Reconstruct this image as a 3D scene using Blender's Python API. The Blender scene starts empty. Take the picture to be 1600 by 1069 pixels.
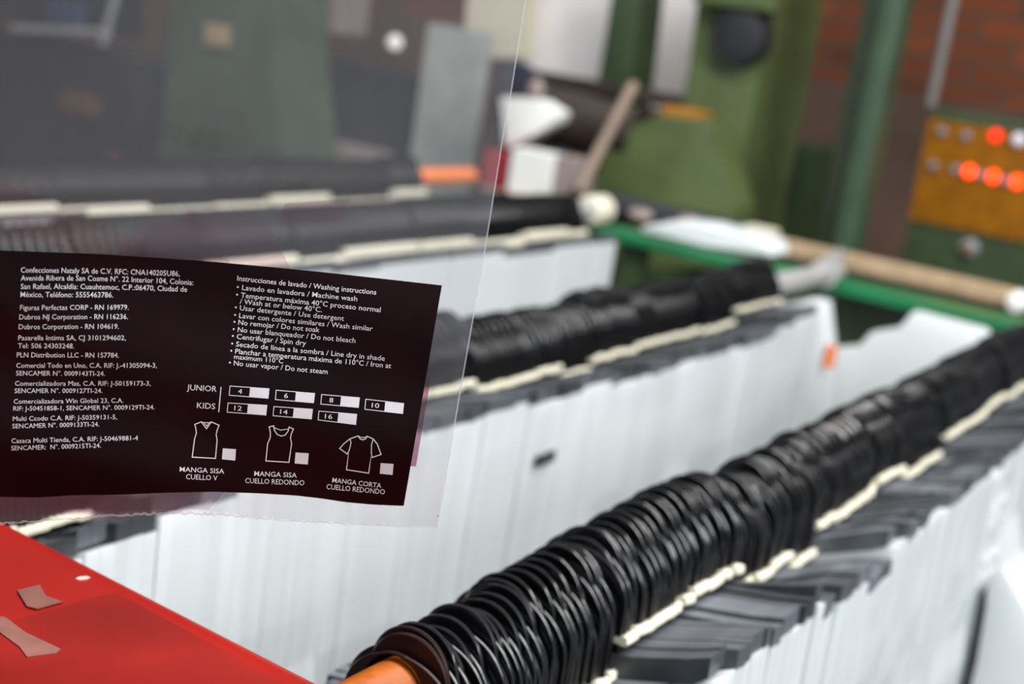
import bpy, bmesh, math, random
from mathutils import Vector, Matrix
random.seed(11)
S = bpy.context.scene
COL = S.collection

# ------------------------------------------------------------------ camera
# world: x = across the rods, y = along the rods (away from the camera), z = up
H = 1.35
F = 2222.2                                     # focal length in pixels of a 1600 x 1069 frame (50 mm)
def _n(v):
    return v.normalized()
r_ = _n(Vector((1371, -299, F)))
u_ = Vector((.153, -1, -509 / F)); u_ = _n(u_ - r_ * u_.dot(r_))
c_ = r_.cross(u_)
if c_.x < 0:
    c_ = -c_
cam_d = bpy.data.cameras.new('camera'); cam = bpy.data.objects.new('camera', cam_d); COL.objects.link(cam)
cam_d.lens = 50; cam_d.sensor_width = 36; cam_d.clip_start = .02; cam_d.clip_end = 60
M3 = Matrix(((c_.x, -c_.y, -c_.z), (r_.x, -r_.y, -r_.z), (u_.x, -u_.y, -u_.z)))
cam.matrix_world = Matrix.Translation((0, 0, H)) @ M3.to_4x4()
cam_d.dof.use_dof = True; cam_d.dof.focus_distance = .632; cam_d.dof.aperture_fstop = 6.2
S.camera = cam
RC = Matrix(((c_.x, c_.y, c_.z), (r_.x, r_.y, r_.z), (u_.x, u_.y, u_.z)))   # picture axes (right, down, forward) -> world
CAMP = Vector((0, 0, H))
def ray(px, py):                                # world direction with unit depth
    return RC @ Vector(((px - 800) / F, (py - 534.5) / F, 1))
def at(px, py, t):                              # point of the upright plane y = t
    d = ray(px, py)
    return CAMP + d * (t / d.y)

# ------------------------------------------------------------------ light
w = bpy.data.worlds.new('world'); S.world = w; w.use_nodes = True
w.node_tree.nodes['Background'].inputs[0].default_value = (.80, .90, 1.0, 1)
w.node_tree.nodes['Background'].inputs[1].default_value = .62
def area(name, loc, target, sx, sy, power, col=(1, 1, 1)):
    l = bpy.data.lights.new(name, 'AREA'); l.shape = 'RECTANGLE'; l.size = sx; l.size_y = sy; l.energy = power; l.color = col
    o = bpy.data.objects.new(name, l); COL.objects.link(o); o.location = loc
    o.rotation_euler = (Vector(target) - Vector(loc)).to_track_quat('-Z', 'Y').to_euler()
area('ceiling_light_over_rods', (.15, 1.0, 3.0), (-.4, 1.1, 1), .5, 2.4, 92, (1, .98, .95))
area('ceiling_light_side', (1.9, .2, 2.9), (-.3, 1.0, .8), .8, 2.0, 84, (.93, .97, 1))
area('ceiling_light_machines', (-1.2, 2.5, 3.1), (-1.2, 3.0, 1), 2.0, .4, 12, (1, .95, .86))
S.view_settings.view_transform = 'Standard'; S.view_settings.look = 'None'
S.view_settings.gamma = 1; S.view_settings.use_curve_mapping = False
S.view_settings.exposure = 0.13
S.cycles.use_denoising = True
S.cycles.max_bounces = 8; S.cycles.transparent_max_bounces = 16; S.cycles.caustics_reflective = False; S.cycles.caustics_refractive = False

# ------------------------------------------------------------------ materials
def mat(name, col, rough=.5, metal=0, var=.15, scale=12, bump=0, bscale=60, coat=0, transl=0, rnd=0, spec=.5):
    m = bpy.data.materials.new(name); m.use_nodes = True
    nt = m.node_tree; N = nt.nodes; L = nt.links
    b = N['Principled BSDF']; b.inputs['Roughness'].default_value = rough; b.inputs['Metallic'].default_value = metal
    b.inputs['Coat Weight'].default_value = coat; b.inputs['Specular IOR Level'].default_value = spec
    tc = N.new('ShaderNodeTexCoord'); no = N.new('ShaderNodeTexNoise'); no.inputs['Scale'].default_value = scale; no.inputs['Detail'].default_value = 5
    L.new(tc.outputs['Object'], no.inputs['Vector'])
    mr = N.new('ShaderNodeMapRange'); mr.inputs['From Min'].default_value = .3; mr.inputs['From Max'].default_value = .7
    mr.inputs['To Min'].default_value = 1 - var; mr.inputs['To Max'].default_value = 1 + var
    L.new(no.outputs['Fac'], mr.inputs['Value'])
    val = mr.outputs['Result']
    if rnd:
        oi = N.new('ShaderNodeObjectInfo'); m2 = N.new('ShaderNodeMapRange')
        m2.inputs['To Min'].default_value = 1 - rnd; m2.inputs['To Max'].default_value = 1 + rnd
        L.new(oi.outputs['Random'], m2.inputs['Value'])
        mm = N.new('ShaderNodeMath'); mm.operation = 'MULTIPLY'; L.new(val, mm.inputs[0]); L.new(m2.outputs['Result'], mm.inputs[1]); val = mm.outputs[0]
    vm = N.new('ShaderNodeVectorMath'); vm.operation = 'SCALE'; vm.inputs[0].default_value = col[:3]
    L.new(val, vm.inputs['Scale']); L.new(vm.outputs['Vector'], b.inputs['Base Color'])
    if bump:
        nb = N.new('ShaderNodeTexNoise'); nb.inputs['Scale'].default_value = bscale; L.new(tc.outputs['Object'], nb.inputs['Vector'])
        bp = N.new('ShaderNodeBump'); bp.inputs['Strength'].default_value = bump; bp.inputs['Distance'].default_value = .01
        L.new(nb.outputs['Fac'], bp.inputs['Height']); L.new(bp.outputs['Normal'], b.inputs['Normal'])
    if transl:
        tr = N.new('ShaderNodeBsdfTranslucent'); L.new(vm.outputs['Vector'], tr.inputs['Color'])
        mx = N.new('ShaderNodeMixShader'); mx.inputs[0].default_value = transl
        L.new(b.outputs[0], mx.inputs[1]); L.new(tr.outputs[0], mx.inputs[2]); L.new(mx.outputs[0], N['Material Output'].inputs['Surface'])
    return m

def film(name, haze, tint=(.97, .97, .98), hazecol=(.80, .80, .82), bump=.25, gloss=1.0, rough=.10):
    m = bpy.data.materials.new(name); m.use_nodes = True
    nt = m.node_tree; N = nt.nodes; L = nt.links; N.remove(N['Principled BSDF'])
    tc = N.new('ShaderNodeTexCoord')
    t = N.new('ShaderNodeBsdfTransparent'); t.inputs['Color'].default_value = (*tint, 1)
    d = N.new('ShaderNodeBsdfDiffuse'); d.inputs['Color'].default_value = (*hazecol, 1)
    tl = N.new('ShaderNodeBsdfTranslucent'); tl.inputs['Color'].default_value = (*hazecol, 1)
    dm = N.new('ShaderNodeMixShader'); dm.inputs[0].default_value = .5; L.new(d.outputs[0], dm.inputs[1]); L.new(tl.outputs[0], dm.inputs[2])
    no = N.new('ShaderNodeTexNoise'); no.inputs['Scale'].default_value = 14; no.inputs['Detail'].default_value = 6; L.new(tc.outputs['Object'], no.inputs['Vector'])
    mr = N.new('ShaderNodeMapRange'); mr.inputs['To Min'].default_value = haze * .7; mr.inputs['To Max'].default_value = haze * 1.3
    L.new(no.outputs['Fac'], mr.inputs['Value'])
    a = N.new('ShaderNodeMixShader'); L.new(mr.outputs['Result'], a.inputs[0]); L.new(t.outputs[0], a.inputs[1]); L.new(dm.outputs[0], a.inputs[2])
    g = N.new('ShaderNodeBsdfGlossy'); g.inputs['Roughness'].default_value = rough; g.inputs['Color'].default_value = (gloss, gloss, gloss, 1)
    fr = N.new('ShaderNodeFresnel'); fr.inputs['IOR'].default_value = 1.45
    nb = N.new('ShaderNodeTexNoise'); nb.inputs['Scale'].default_value = 60; nb.inputs['Detail'].default_value = 3; L.new(tc.outputs['Object'], nb.inputs['Vector'])
    mp = N.new('ShaderNodeMapping'); mp.inputs['Scale'].default_value = (260, 260, 22); L.new(tc.outputs['Object'], mp.inputs['Vector'])
    n2 = N.new('ShaderNodeTexNoise'); n2.inputs['Scale'].default_value = 1; n2.inputs['Detail'].default_value = 2; L.new(mp.outputs['Vector'], n2.inputs['Vector'])
    ad = N.new('ShaderNodeMath'); ad.operation = 'MULTIPLY_ADD'; ad.inputs[1].default_value = .22; L.new(n2.outputs['Fac'], ad.inputs[0]); L.new(nb.outputs['Fac'], ad.inputs[2])
    bp = N.new('ShaderNodeBump'); bp.inputs['Strength'].default_value = bump; bp.inputs['Distance'].default_value = .002; L.new(ad.outputs[0], bp.inputs['Height'])
    L.new(bp.outputs['Normal'], g.inputs['Normal']); L.new(bp.outputs['Normal'], fr.inputs['Normal'])
    o = N.new('ShaderNodeMixShader'); L.new(fr.outputs[0], o.inputs[0]); L.new(a.outputs[0], o.inputs[1]); L.new(g.outputs[0], o.inputs[2])
    L.new(o.outputs[0], N['Material Output'].inputs['Surface'])
    return m

def emit(name, col, strength):
    m = bpy.data.materials.new(name); m.use_nodes = True
    b = m.node_tree.nodes['Principled BSDF']; b.inputs['Base Color'].default_value = (*[c * .5 for c in col], 1)
    b.inputs['Emission Color'].default_value = (*col, 1); b.inputs['Emission Strength'].default_value = strength
    return m

def brick_mat(name):
    m = bpy.data.materials.new(name); m.use_nodes = True
    nt = m.node_tree; N = nt.nodes; L = nt.links; b = N['Principled BSDF']; b.inputs['Roughness'].default_value = .9
    tc = N.new('ShaderNodeTexCoord'); mp = N.new('ShaderNodeMapping'); mp.inputs['Rotation'].default_value = (math.pi / 2, 0, 0)
    L.new(tc.outputs['Object'], mp.inputs['Vector'])
    br = N.new('ShaderNodeTexBrick'); br.inputs['Color1'].default_value = (.25, .060, .017, 1); br.inputs['Color2'].default_value = (.115, .032, .013, 1)
    br.inputs['Mortar'].default_value = (.10, .06, .04, 1); br.inputs['Scale'].default_value = 1.0; br.inputs['Brick Width'].default_value = .24
    br.inputs['Row Height'].default_value = .075; br.inputs['Mortar Size'].default_value = .008
    L.new(mp.outputs['Vector'], br.inputs['Vector']); L.new(br.outputs['Color'], b.inputs['Base Color'])
    return m

BLACK = mat('black_plastic_film', (.0042, .0040, .0046), .23, var=.3, rnd=.4, spec=.45)
MAROON = mat('maroon_black_print', (.014, .0035, .0035), .38, var=.1, spec=.25)
MARK = mat('grey_print', (.075, .07, .072), .5)
CREAM = mat('cream_white_edge', (.66, .62, .49), .5, var=.06)
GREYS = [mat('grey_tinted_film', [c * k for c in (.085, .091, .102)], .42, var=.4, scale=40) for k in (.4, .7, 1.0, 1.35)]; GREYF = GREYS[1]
BODY = mat('milky_white_film', (.87, .89, .895), .40, var=.03, scale=9, transl=.42, rnd=.04)
ORANGEWOOD = mat('varnished_orange_wood', (.27, .062, .004), .40, var=.35, scale=90, spec=.2)
RED = mat('glossy_red_sheet', (.275, .0065, .0028), .45, var=.12, scale=9, spec=.14)
RED2 = mat('red_sheet_worn', (.215, .0058, .0025), .45, var=.2, scale=14, spec=.14)
TAPE = mat('aged_clear_tape', (.19, .068, .050), .45, var=.15, scale=80)
WHITEP = mat('spot_white', (.55, .42, .38), .5)
GREEN = mat('machine_green_paint', (.085, .118, .040), .45, var=.25, scale=7)
GREEND = mat('dark_green_paint', (.032, .055, .02), .5, var=.2)
RAILG = mat('emerald_green_paint', (.008, .15, .055), .32, var=.15)
POSTSHADE = mat('shaded_post_green', (.016, .026, .010), .5, var=.2)  # post green darkened for its unlit side
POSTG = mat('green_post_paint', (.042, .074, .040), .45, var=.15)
TAN = mat('tan_varnished_timber', (.42, .30, .18), .5, var=.15, scale=25)
CONDUIT = mat('grey_conduit_paint', (.17, .155, .14), .5)
STEEL = mat('dull_steel', (.42, .41, .40), .45, metal=.3, var=.1)
DARK = mat('dark_machine_metal', (.018, .018, .022), .5, var=.3)
BROWN = mat('dark_brown_rubber', (.040, .026, .018), .5, var=.3)
PALE = mat('pale_board', (.86, .81, .80), .6, var=.05)
PALEY = mat('cream_board', (.66, .60, .46), .6, var=.06)
WHITEC = mat('white_cloth', (.85, .84, .80), .7, var=.05)
CARD = mat('grey_brown_card', (.30, .235, .215), .7, var=.1)
NAVY = mat('navy_cloth', (.018, .019, .035), .8, var=.2)
ORANGE = mat('orange_paint', (.40, .17, .02), .45, var=.1)
ORANGER = mat('bright_orange_plastic', (.85, .22, .06), .4, var=.1)
YELLOW = mat('amber_yellow_panel', (.235, .086, .001), .55, spec=.2, var=.25, scale=20)
BTN = mat('grey_button', (.22, .22, .23), .4)
BRICK = brick_mat('red_brick')
PLASTER = mat('brown_plaster', (.115, .066, .046), .9, var=.3, scale=3)
FLOOR = mat('dark_stained_concrete', (.05, .05, .042), .7, var=.3, scale=4)
STICKW = mat('greyed_wood_stick', (.26, .19, .145), .7, var=.15)
PINKC = mat('muted_red_card', (.30, .02, .03), .6)
GREENF = mat('faded_green_paint', (.062, .085, .055), .5)
BLUEC = mat('blue_plastic', (.03, .045, .10), .5)

# ------------------------------------------------------------------ helpers
def tag(o, label=None, cat=None, group=None, kind=None):
    if label: o['label'] = label
    if cat: o['category'] = cat
    if group: o['group'] = group
    if kind: o['kind'] = kind
    return o
def link(name, me, parent=None, loc=None):
    o = bpy.data.objects.new(name, me); COL.objects.link(o)
    if parent: o.parent = parent
    if loc is not None: o.location = loc
    return o
def empty(name, loc, label, cat, group=None):
    o = bpy.data.objects.new(name, None); COL.objects.link(o); o.location = loc; o.empty_display_size = .02
    return tag(o, label, cat, group)
def to_mesh(bm, name, mats, smooth=False, bevel=0):
    if bevel:
        bmesh.ops.bevel(bm, geom=list(bm.edges), offset=bevel, segments=2, affect='EDGES', profile=.6)
    bmesh.ops.recalc_face_normals(bm, faces=bm.faces)
    me = bpy.data.meshes.new(name); bm.to_mesh(me); bm.free()
    for m in (mats if isinstance(mats, (list, tuple)) else [mats]): me.materials.append(m)
    if smooth:
        for p in me.polygons: p.use_smooth = True
        try: me.set_sharp_from_angle(angle=math.radians(38))
        except Exception: pass
    return me
def add_box(bm, lo, hi):
    vs = [bm.verts.new((x, y, z)) for x in (lo[0], hi[0]) for y in (lo[1], hi[1]) for z in (lo[2], hi[2])]
    for f in ((0, 1, 3, 2), (4, 6, 7, 5), (0, 4, 5, 1), (2, 3, 7, 6), (0, 2, 6, 4), (1, 5, 7, 3)):
        bm.faces.new([vs[i] for i in f])
def add_prism(bm, pts, y0, y1):                 # pts in (x, z)
    a = [bm.verts.new((p[0], y0, p[1])) for p in pts]; b = [bm.verts.new((p[0], y1, p[1])) for p in pts]
    bm.faces.new(a); bm.faces.new(b[::-1])
    for i in range(len(pts)):
        j = (i + 1) % len(pts); bm.faces.new((a[i], b[i], b[j], a[j]))
def add_cyl(bm, p, q, rad, rad2=None, seg=24, caps=True):
    p = Vector(p); q = Vector(q); d = (q - p).normalized(); s = d.orthogonal().normalized(); t = d.cross(s)
    rad2 = rad if rad2 is None else rad2
    A = [bm.verts.new(p + (s * math.cos(2 * math.pi * i / seg) + t * math.sin(2 * math.pi * i / seg)) * rad) for i in range(seg)]
    B = [bm.verts.new(q + (s * math.cos(2 * math.pi * i / seg) + t * math.sin(2 * math.pi * i / seg)) * rad2) for i in range(seg)]
    for i in range(seg):
        j = (i + 1) % seg; bm.faces.new((A[i], A[j], B[j], B[i]))
    if caps: bm.faces.new(A[::-1]); bm.faces.new(B)
def add_lathe(bm, p, d, prof, seg=24):          # prof: (along, radius)
    p = Vector(p); d = Vector(d).normalized(); s = d.orthogonal().normalized(); t = d.cross(s); prev = None
    for k, (h, rr) in enumerate(prof):
        ring = [bm.verts.new(p + d * h + (s * math.cos(2 * math.pi * i / seg) + t * math.sin(2 * math.pi * i / seg)) * rr) for i in range(seg)]
        if prev:
            for i in range(seg):
                j = (i + 1) % seg; bm.faces.new((prev[i], prev[j], ring[j], ring[i]))
        else: bm.faces.new(ring[::-1])
        prev = ring
    bm.faces.new(prev)
def add_blob(bm, c, rx, ry, rz, seed=0, amp=.15, sub=3):
    rnd = random.Random(seed); g = bmesh.ops.create_icosphere(bm, subdivisions=sub, radius=1)
    ph = [(Vector((rnd.uniform(-1, 1), rnd.uniform(-1, 1), rnd.uniform(-1, 1))).normalized() * rnd.uniform(2, 5), rnd.uniform(0, 6)) for _ in range(5)]
    for v in g['verts']:
        k = 1 + amp * sum(math.sin(v.co.dot(f) + q) for f, q in ph) / 2
        v.co = Vector((c[0] + v.co.x * rx * k, c[1] + v.co.y * ry * k, c[2] + v.co.z * rz * k))

# ------------------------------------------------------------------ setting
def struct(name, lo, hi, m):
    bm = bmesh.new(); add_box(bm, lo, hi); o = link(name, to_mesh(bm, name, m)); o['kind'] = 'structure'; return o
struct('floor', (-4.5, -1.6, -.05), (3.0, 4.9, 0), FLOOR)
struct('wall_back', (-4.5, 4.75, 0), (3.0, 4.9, 3.4), BRICK)
struct('trim_1', (-4.38, 4.70, 0), (3.0, 4.75, 1.30), PLASTER)
struct('wall_left', (-4.5, -1.6, 0), (-4.38, 4.75, 3.4), PLASTER)

# ------------------------------------------------------------------ hanging plastic bags
RODR = .0165
SHW = .0355                                     # half width of the black header
def ring_header(cx, top, bot, th, hole=.0185, sp=.0078, rnd=random, high=False):
    """Black header with round top, straight sides and a hole for the rod (hole centred on the rod)."""
    n = 52; outs = []
    for sh in (0, 1):
        out = []
        wt = top - (.0085 if sh == 0 else .0125)     # top of the wide part
        lr = .0245; lz = top + .0015 - lr            # narrow hanging lobe of the back sheet
        for i in range(n):
            a = 2 * math.pi * i / n + math.pi / n; dx, dz = math.cos(a), math.sin(a)
            zs = wt - .030; lo, hi = .002, .2
            for _ in range(26):
                mid = (lo + hi) / 2; x = dx * mid - cx; z = dz * mid
                inside = abs(x) <= SHW and z >= bot and (z <= zs or (x / SHW) ** 2 + ((z - zs) / (wt - zs)) ** 2 <= 1)
                if sh == 1 and x * x + (z - lz) ** 2 <= lr * lr: inside = True
                if inside: lo = mid
                else: hi = mid
            out.append((dx, dz, max(lo, hole + .002)))
        outs.append(out)
    bm = bmesh.new(); e = th * .5
    for sh in (0, 1):                               # a bag has two films, so two black sheets
        out = outs[sh]
        yo = -sp * .25 + sh * sp * .5 + rnd.uniform(-.05, .05) * sp
        kx, kz = rnd.uniform(-.0016, .0016), rnd.uniform(-.0020, .0014) - (.0045 if sh == 1 and rnd.random() < .45 and not high else 0)
        if high: kx, kz = 0, .0008
        ta, tb = rnd.uniform(-.012, .012), rnd.uniform(-.010, .010)
        def loop(f, y): return [bm.verts.new((dx * f(rr) + (kx if f(rr) > hole else 0), y + yo + ta * dz * f(rr) + tb * dx * f(rr), dz * f(rr) + (kz if f(rr) > hole else 0))) for dx, dz, rr in out]
        ls = [loop(lambda q: hole, -e), loop(lambda q: q - .0007, -e), loop(lambda q: q, -e * .35), loop(lambda q: q, e * .35), loop(lambda q: q - .0007, e), loop(lambda q: hole, e)]
        for k in range(6):
            A, B = ls[k], ls[(k + 1) % 6]
            for i in range(n):
                j = (i + 1) % n; bm.faces.new((A[i], A[j], B[j], B[i]))
    return bm
def shoulder_prism(bm, x, db, th, lt=-.060, rt=-.0075, tip=0):
    add_prism(bm, [(x - .107, lt + db * .3), (x - .040, -.0375 + db), (x - .034, -.0365 + db), (x + .034, -.0365 + db), (x + .045, -.034 + db), (x + .080, rt - .006 + db * .6), (x + .102 + tip, rt + db * .6),
                   (x + .1025 + tip, rt - .013 + db * .6), (x + .085, rt - .021 + db * .6), (x + .036, -.052 + db), (x - .036, -.055 + db), (x - .107, lt - .012 + db * .3)], -th / 2, th / 2)
def body_mesh(bm, x, db, th, seed, bottom=-.62, lt=-.060, rt=-.0075, flare=0):
    rnd = random.Random(seed)
    zr, zl = rt - .013 + db * .6, lt - .012 + db * .3
    n = 14; L = []; R = []
    for k in range(n + 1):
        f = k / n; wob = .0025 * math.sin(3.1 * f * 2 + rnd.uniform(0, 6)) * min(1, f * 3)
        R.append((x + .1022 + wob + .006 * f + flare * min(1, max(0, (-(zr + (bottom - zr) * f) - .12) / .10)) ** 1.5, zr + (bottom - zr) * f)); L.append((x - .1068 + wob - .004 * f, zl + (bottom - zl) * f))
    topmid = [(x - .036, -.0552 + db), (x + .036, -.0522 + db), (x + .085, rt - .0212 + db * .6)]
    pts = [(L[0][0], L[0][1] - .0002)] + topmid + [(R[0][0], R[0][1] - .0002)] + R[1:] + L[:0:-1]
    add_prism(bm, pts, -th / 2, th / 2)
def tab_prism(bm, x, db, th, k=1.0):                   # two-ridged cream edge
    x0, z0 = x + .0362, -.0262 + db
    pts = [(-.016, -.0022), (-.002, -.0026), (.0022, -.0030), (.0040, -.0022), (.0042, -.0008), (.0034, -.0001), (.0040, .0008), (.0036, .0020), (.0016, .0026), (-.002, .0008), (-.016, .0004)]
    pts = [(x0 + px * (1 if px < 0 else k), z0 + pz * k) for px, pz in pts]
    add_prism(bm, [(p[0], p[1]) for p in pts], -th / 2, th / 2)

def bundle_meshes(x, db, top, sp, seed, short=False, bodyth=None, tabk=1.15, flare=0):
    th_h = min(.0027, sp * .35)
    d = {}
    d['header'] = to_mesh(ring_header(x, top, -.0365 + db, th_h, sp=sp, rnd=random.Random(seed * 1e6), ), 'header', BLACK, True)
    bm = bmesh.new(); tab_prism(bm, x, db, sp * .99, tabk); d['edge_strip'] = to_mesh(bm, 'edge_strip', CREAM, True)
    rs = random.Random(seed * 7e5); so = rs.uniform(-.004, .005)
    bm = bmesh.new(); shoulder_prism(bm, x, db, sp * .985, rt=-.016 + so); d['shoulder'] = to_mesh(bm, 'shoulder', rs.choice(GREYS))
    d['_alt'] = []
    for q in range(2):
        bm = bmesh.new(); shoulder_prism(bm, x, db, sp * .985, rt=-.016 + so, tip=rs.uniform(-.010, .001)); d['_alt'].append(to_mesh(bm, 'shoulder', rs.choice(GREYS)))
    bm = bmesh.new(); body_mesh(bm, x, db, bodyth or sp * .985, seed, bottom=-.165 if short else -.62, rt=-.016 + so, flare=flare); d['bag_body'] = to_mesh(bm, 'bag_body', BODY)
    return d
mk = bmesh.new(); add_box(mk, (-.0034, -.0001, .0300), (.0034, .0006, .0337)); MARKME = to_mesh(mk, 'print_mark', MARK)

def hang_bags(rx, rz, bundles, sp, label, group, marks, first_label, seed):
    rnd = random.Random(seed); cnt = 0; first = True; run = 0; pick = 0
    for bi, (t0, t1, db) in enumerate(bundles):
        t = t if bi and abs(t - t0) < .016 else t0; sub = 0; d = None; ji = 0
        while t < t1 - sp * .3:
            if d is None or sub <= 0:
                sub = rnd.randint(5, 10); jx = rnd.uniform(-.0038, .0038); jt = rnd.uniform(-.0045, .0035)
                d = bundle_meshes(jx, db + rnd.uniform(-.0012, .0012), .0375 + jt + max(-.006, min(.006, db * .35)), sp, rnd.random())
                dshort = None; roll = rnd.uniform(-.012, .012)
            sub -= 1
            use = d
            if group.endswith('nearest rod') and 1.475 < t < 1.515:
                use = bundle_meshes(jx, db, .0375 + jt, sp, 3, short=True)
            if group.endswith('nearest rod') and 1.515 <= t < 1.60:
                use = bundle_meshes(jx, db, .0375 + jt, sp, 3, flare=.085)
            if first and group.endswith('nearest rod'):
                use = bundle_meshes(.004, -.0165, .0285, sp, 5)
                use['header'].materials[0] = MAROON
            lab = label
            if first: lab = first_label
            e = empty('plastic_bag', (rx, t, rz), lab, 'plastic bag', group)
            e.rotation_euler = (0, roll + rnd.uniform(-.005, .005), 0); e.location.z += rnd.uniform(-.0012, .0018)
            if t < 1.15 and 'nearest' in group and not first:
                use = dict(use); hm = ring_header(jx, .0375 + jt + max(-.006, min(.006, db * .35)) + rnd.uniform(-.002, .002), -.0365 + db, min(.0027, sp * .35), sp=sp, rnd=rnd, high=ji % 5 == 1)
                use['header'] = to_mesh(hm, 'header', BLACK, True)
            alt = use.get('_alt', []); use = {k: v for k, v in use.items() if k != '_alt'}
            if run <= 0: run = rnd.randint(2, 4); pick = rnd.randint(0, 2)
            run -= 1
            if alt and pick < 2: use['shoulder'] = alt[pick]
            for nm, me in use.items():
                h = link(nm, me, e)
                if nm == 'header' and ji == 1 and bi == 0 and marks: 
                    mm = me.copy(); mm.materials[0] = MAROON; h.data = mm
            if marks and t < 1.0 and ji % 5 == 1:
                link('print_mark', MARKME, e, (jx * 0, 0, jt + max(-.006, min(.006, db * .35)) - .0022))
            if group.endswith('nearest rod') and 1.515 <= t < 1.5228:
                bm = bmesh.new(); add_prism(bm, [(.104, -.185), (.108, -.175), (.1125, -.20), (.117, -.26), (.119, -.40), (.108, -.40), (.107, -.26)], -.0062, -.0042); link('gap_shade', to_mesh(bm, 'gap_shade', GREYS[0]), e)  # dark strip painted for the shade in the gap between bundles
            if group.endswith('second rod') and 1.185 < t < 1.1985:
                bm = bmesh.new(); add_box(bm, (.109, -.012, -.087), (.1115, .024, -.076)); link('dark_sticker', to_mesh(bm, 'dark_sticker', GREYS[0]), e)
            first = False; cnt += 1; ji += 1
            t += sp
    return cnt
def rod(rx, rz, t0, t1, m, label):
    e = empty('hanging_rod', (rx, t0, rz), label, 'rod')
    bm = bmesh.new(); add_lathe(bm, (0, 0, 0), (0, 1, 0), [(0, RODR - .006), (.002, RODR - .0025), (.006, RODR), (t1 - t0, RODR)], 36)
    link('pole', to_mesh(bm, 'pole', m, True), e)
    return e
B1 = [(.555, .742, -.0145), (.743, .823, .008), (.824, .922, .010), (.924, 1.040, -.011), (1.041, 1.088, -.0215), (1.089, 1.250, -.002), (1.251, 1.328, .004), (1.329, 1.478, -.0135), (1.479, 1.86, .007), (1.861, 2.12, .004)]
B2 = [(.54, .68, -.013), (.685, 1.158, .009), (1.162, 1.338, 0), (1.342, 1.412, -.0105), (1.416, 1.82, .001), (1.825, 2.0, .016)]
R1 = (-.355, H - .336); R2 = (-.74, H - .336); R3 = (-1.165, H - .312); R4 = (-1.545, H - .322)
n1 = hang_bags(*R1, B1, .0078, 'clear plastic bag with rounded black header, one in the row on the nearest rod', 'bags on the nearest rod', True,
               'frontmost bag on the nearest rod, its maroon black header facing the orange rod end', 3)
n2 = hang_bags(*R2, B2, .0125, 'clear plastic bag with rounded black header, one in the row on the second rod', 'bags on the second rod', False,
               'clear plastic bag with black header at the near end of the second rod', 8)
def fix_group():
    pass
# the bags on the two farther rods: one mass
bm = bmesh.new(); acc = []
def far_bags():
    rnd = random.Random(4); verts = []; 
    out = bmesh.new()
    for (rx, rz), (t0, t1), dbs in ((R3, (.9, 2.14), (.0, -.006, .004)), (R4, (1.0, 2.21), (-.004, .006, -.01))):
        t = t0; sub = 0; sp = .015
        while t < t1:
            if sub <= 0:
                sub = rnd.randint(6, 13); d = bundle_meshes(rnd.uniform(-.003, .003), rnd.choice(dbs) + rnd.uniform(-.003, .003), .0375 + rnd.uniform(-.003, .003), sp, rnd.random(), tabk=2.8); t += .004
            sub -= 1
            for k, me in enumerate((d['header'], d['edge_strip'], d['shoulder'], d['bag_body'])):
                n0 = len(out.verts); f0 = len(out.faces)
                out.from_mesh(me)
                out.verts.ensure_lookup_table(); out.faces.ensure_lookup_table()
                for v in out.verts[n0:]: v.co += Vector((rx, t, rz))
                for f in out.faces[f0:]: f.material_index = k
            t += sp
    return link('plastic_bags', to_mesh(out, 'plastic_bags', [BLACK, CREAM, GREYS[1], BODY], True))
tag(far_bags(), 'rows of clear plastic bags with black headers crowding the two farther rods', 'plastic bags', kind='stuff')

rod(*R1, .50, 2.36, ORANGEWOOD, 'orange varnished wooden rod carrying the nearest row of bags')
rod2 = rod(*R2, .535, 2.34, STEEL, 'dull grey rod with a tapered tip carrying the second row of black headed bags')
def capped_rod(R, t1, label, cap):
    e = rod(*R, .8, t1, STEEL if cap else ORANGER, label)
    if cap:
        bm = bmesh.new(); add_lathe(bm, (0, t1 - .8 - .07, 0), (0, 1, 0), [(0, .022), (.004, .027), (.055, .028), (.064, .024), (.068, .012)], 28)
        o = link('end_cap', to_mesh(bm, 'end_cap', CREAM, True), e); o['label'] = 'cream white end cap'
capped_rod(R3, 2.29, 'third rod with a cream white end cap beyond the second row of bags', True)
capped_rod(R4, 2.42, 'farthest rod, its bright orange end seen through the clear film', False)

# ------------------------------------------------------------------ red cover in the foreground
e = empty('red_cover', (-.62, .2, H - .305), 'glossy red sheet covered worktop in the near left corner', 'worktop')
YE = .032
bm = bmesh.new(); z1 = 0
prof = [(-.55, -.03), (-.55, 0), (.274 + YE, 0), (.283 + YE, -.0008), (.290 + YE, -.0035), (.294 + YE, -.008), (.295 + YE, -.015), (.295 + YE, -.03)]
vsA = [bm.verts.new((-.62, y + .020, z)) for y, z in prof]; vsB = [bm.verts.new((.40, y - .044, z)) for y, z in prof]
bm.faces.new(vsA); bm.faces.new(vsB[::-1])
for i in range(len(prof)):
    j = (i + 1) % len(prof); bm.faces.new((vsA[i], vsA[j], vsB[j], vsB[i]))
link('top_panel', to_mesh(bm, 'top_panel', RED, True), e)
def on_red(px, py, dz=0):
    d = ray(px, py); k = (-.305 + dz) / d.z
    return CAMP + d * k - e.location
def red_patch(name, pts, dz, m, label=None, th=.0006):
    bm = bmesh.new(); up = [bm.verts.new(on_red(*p, dz)) for p in pts]; dn = [bm.verts.new(v.co - Vector((0, 0, th))) for v in up]
    bm.faces.new(up); bm.faces.new(dn[::-1])
    for i in range(len(up)):
        j = (i + 1) % len(up); bm.faces.new((up[i], dn[i], dn[j], up[j]))
    o = link(name, to_mesh(bm, name, m), e)
    if label: o['label'] = label
    return o
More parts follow.
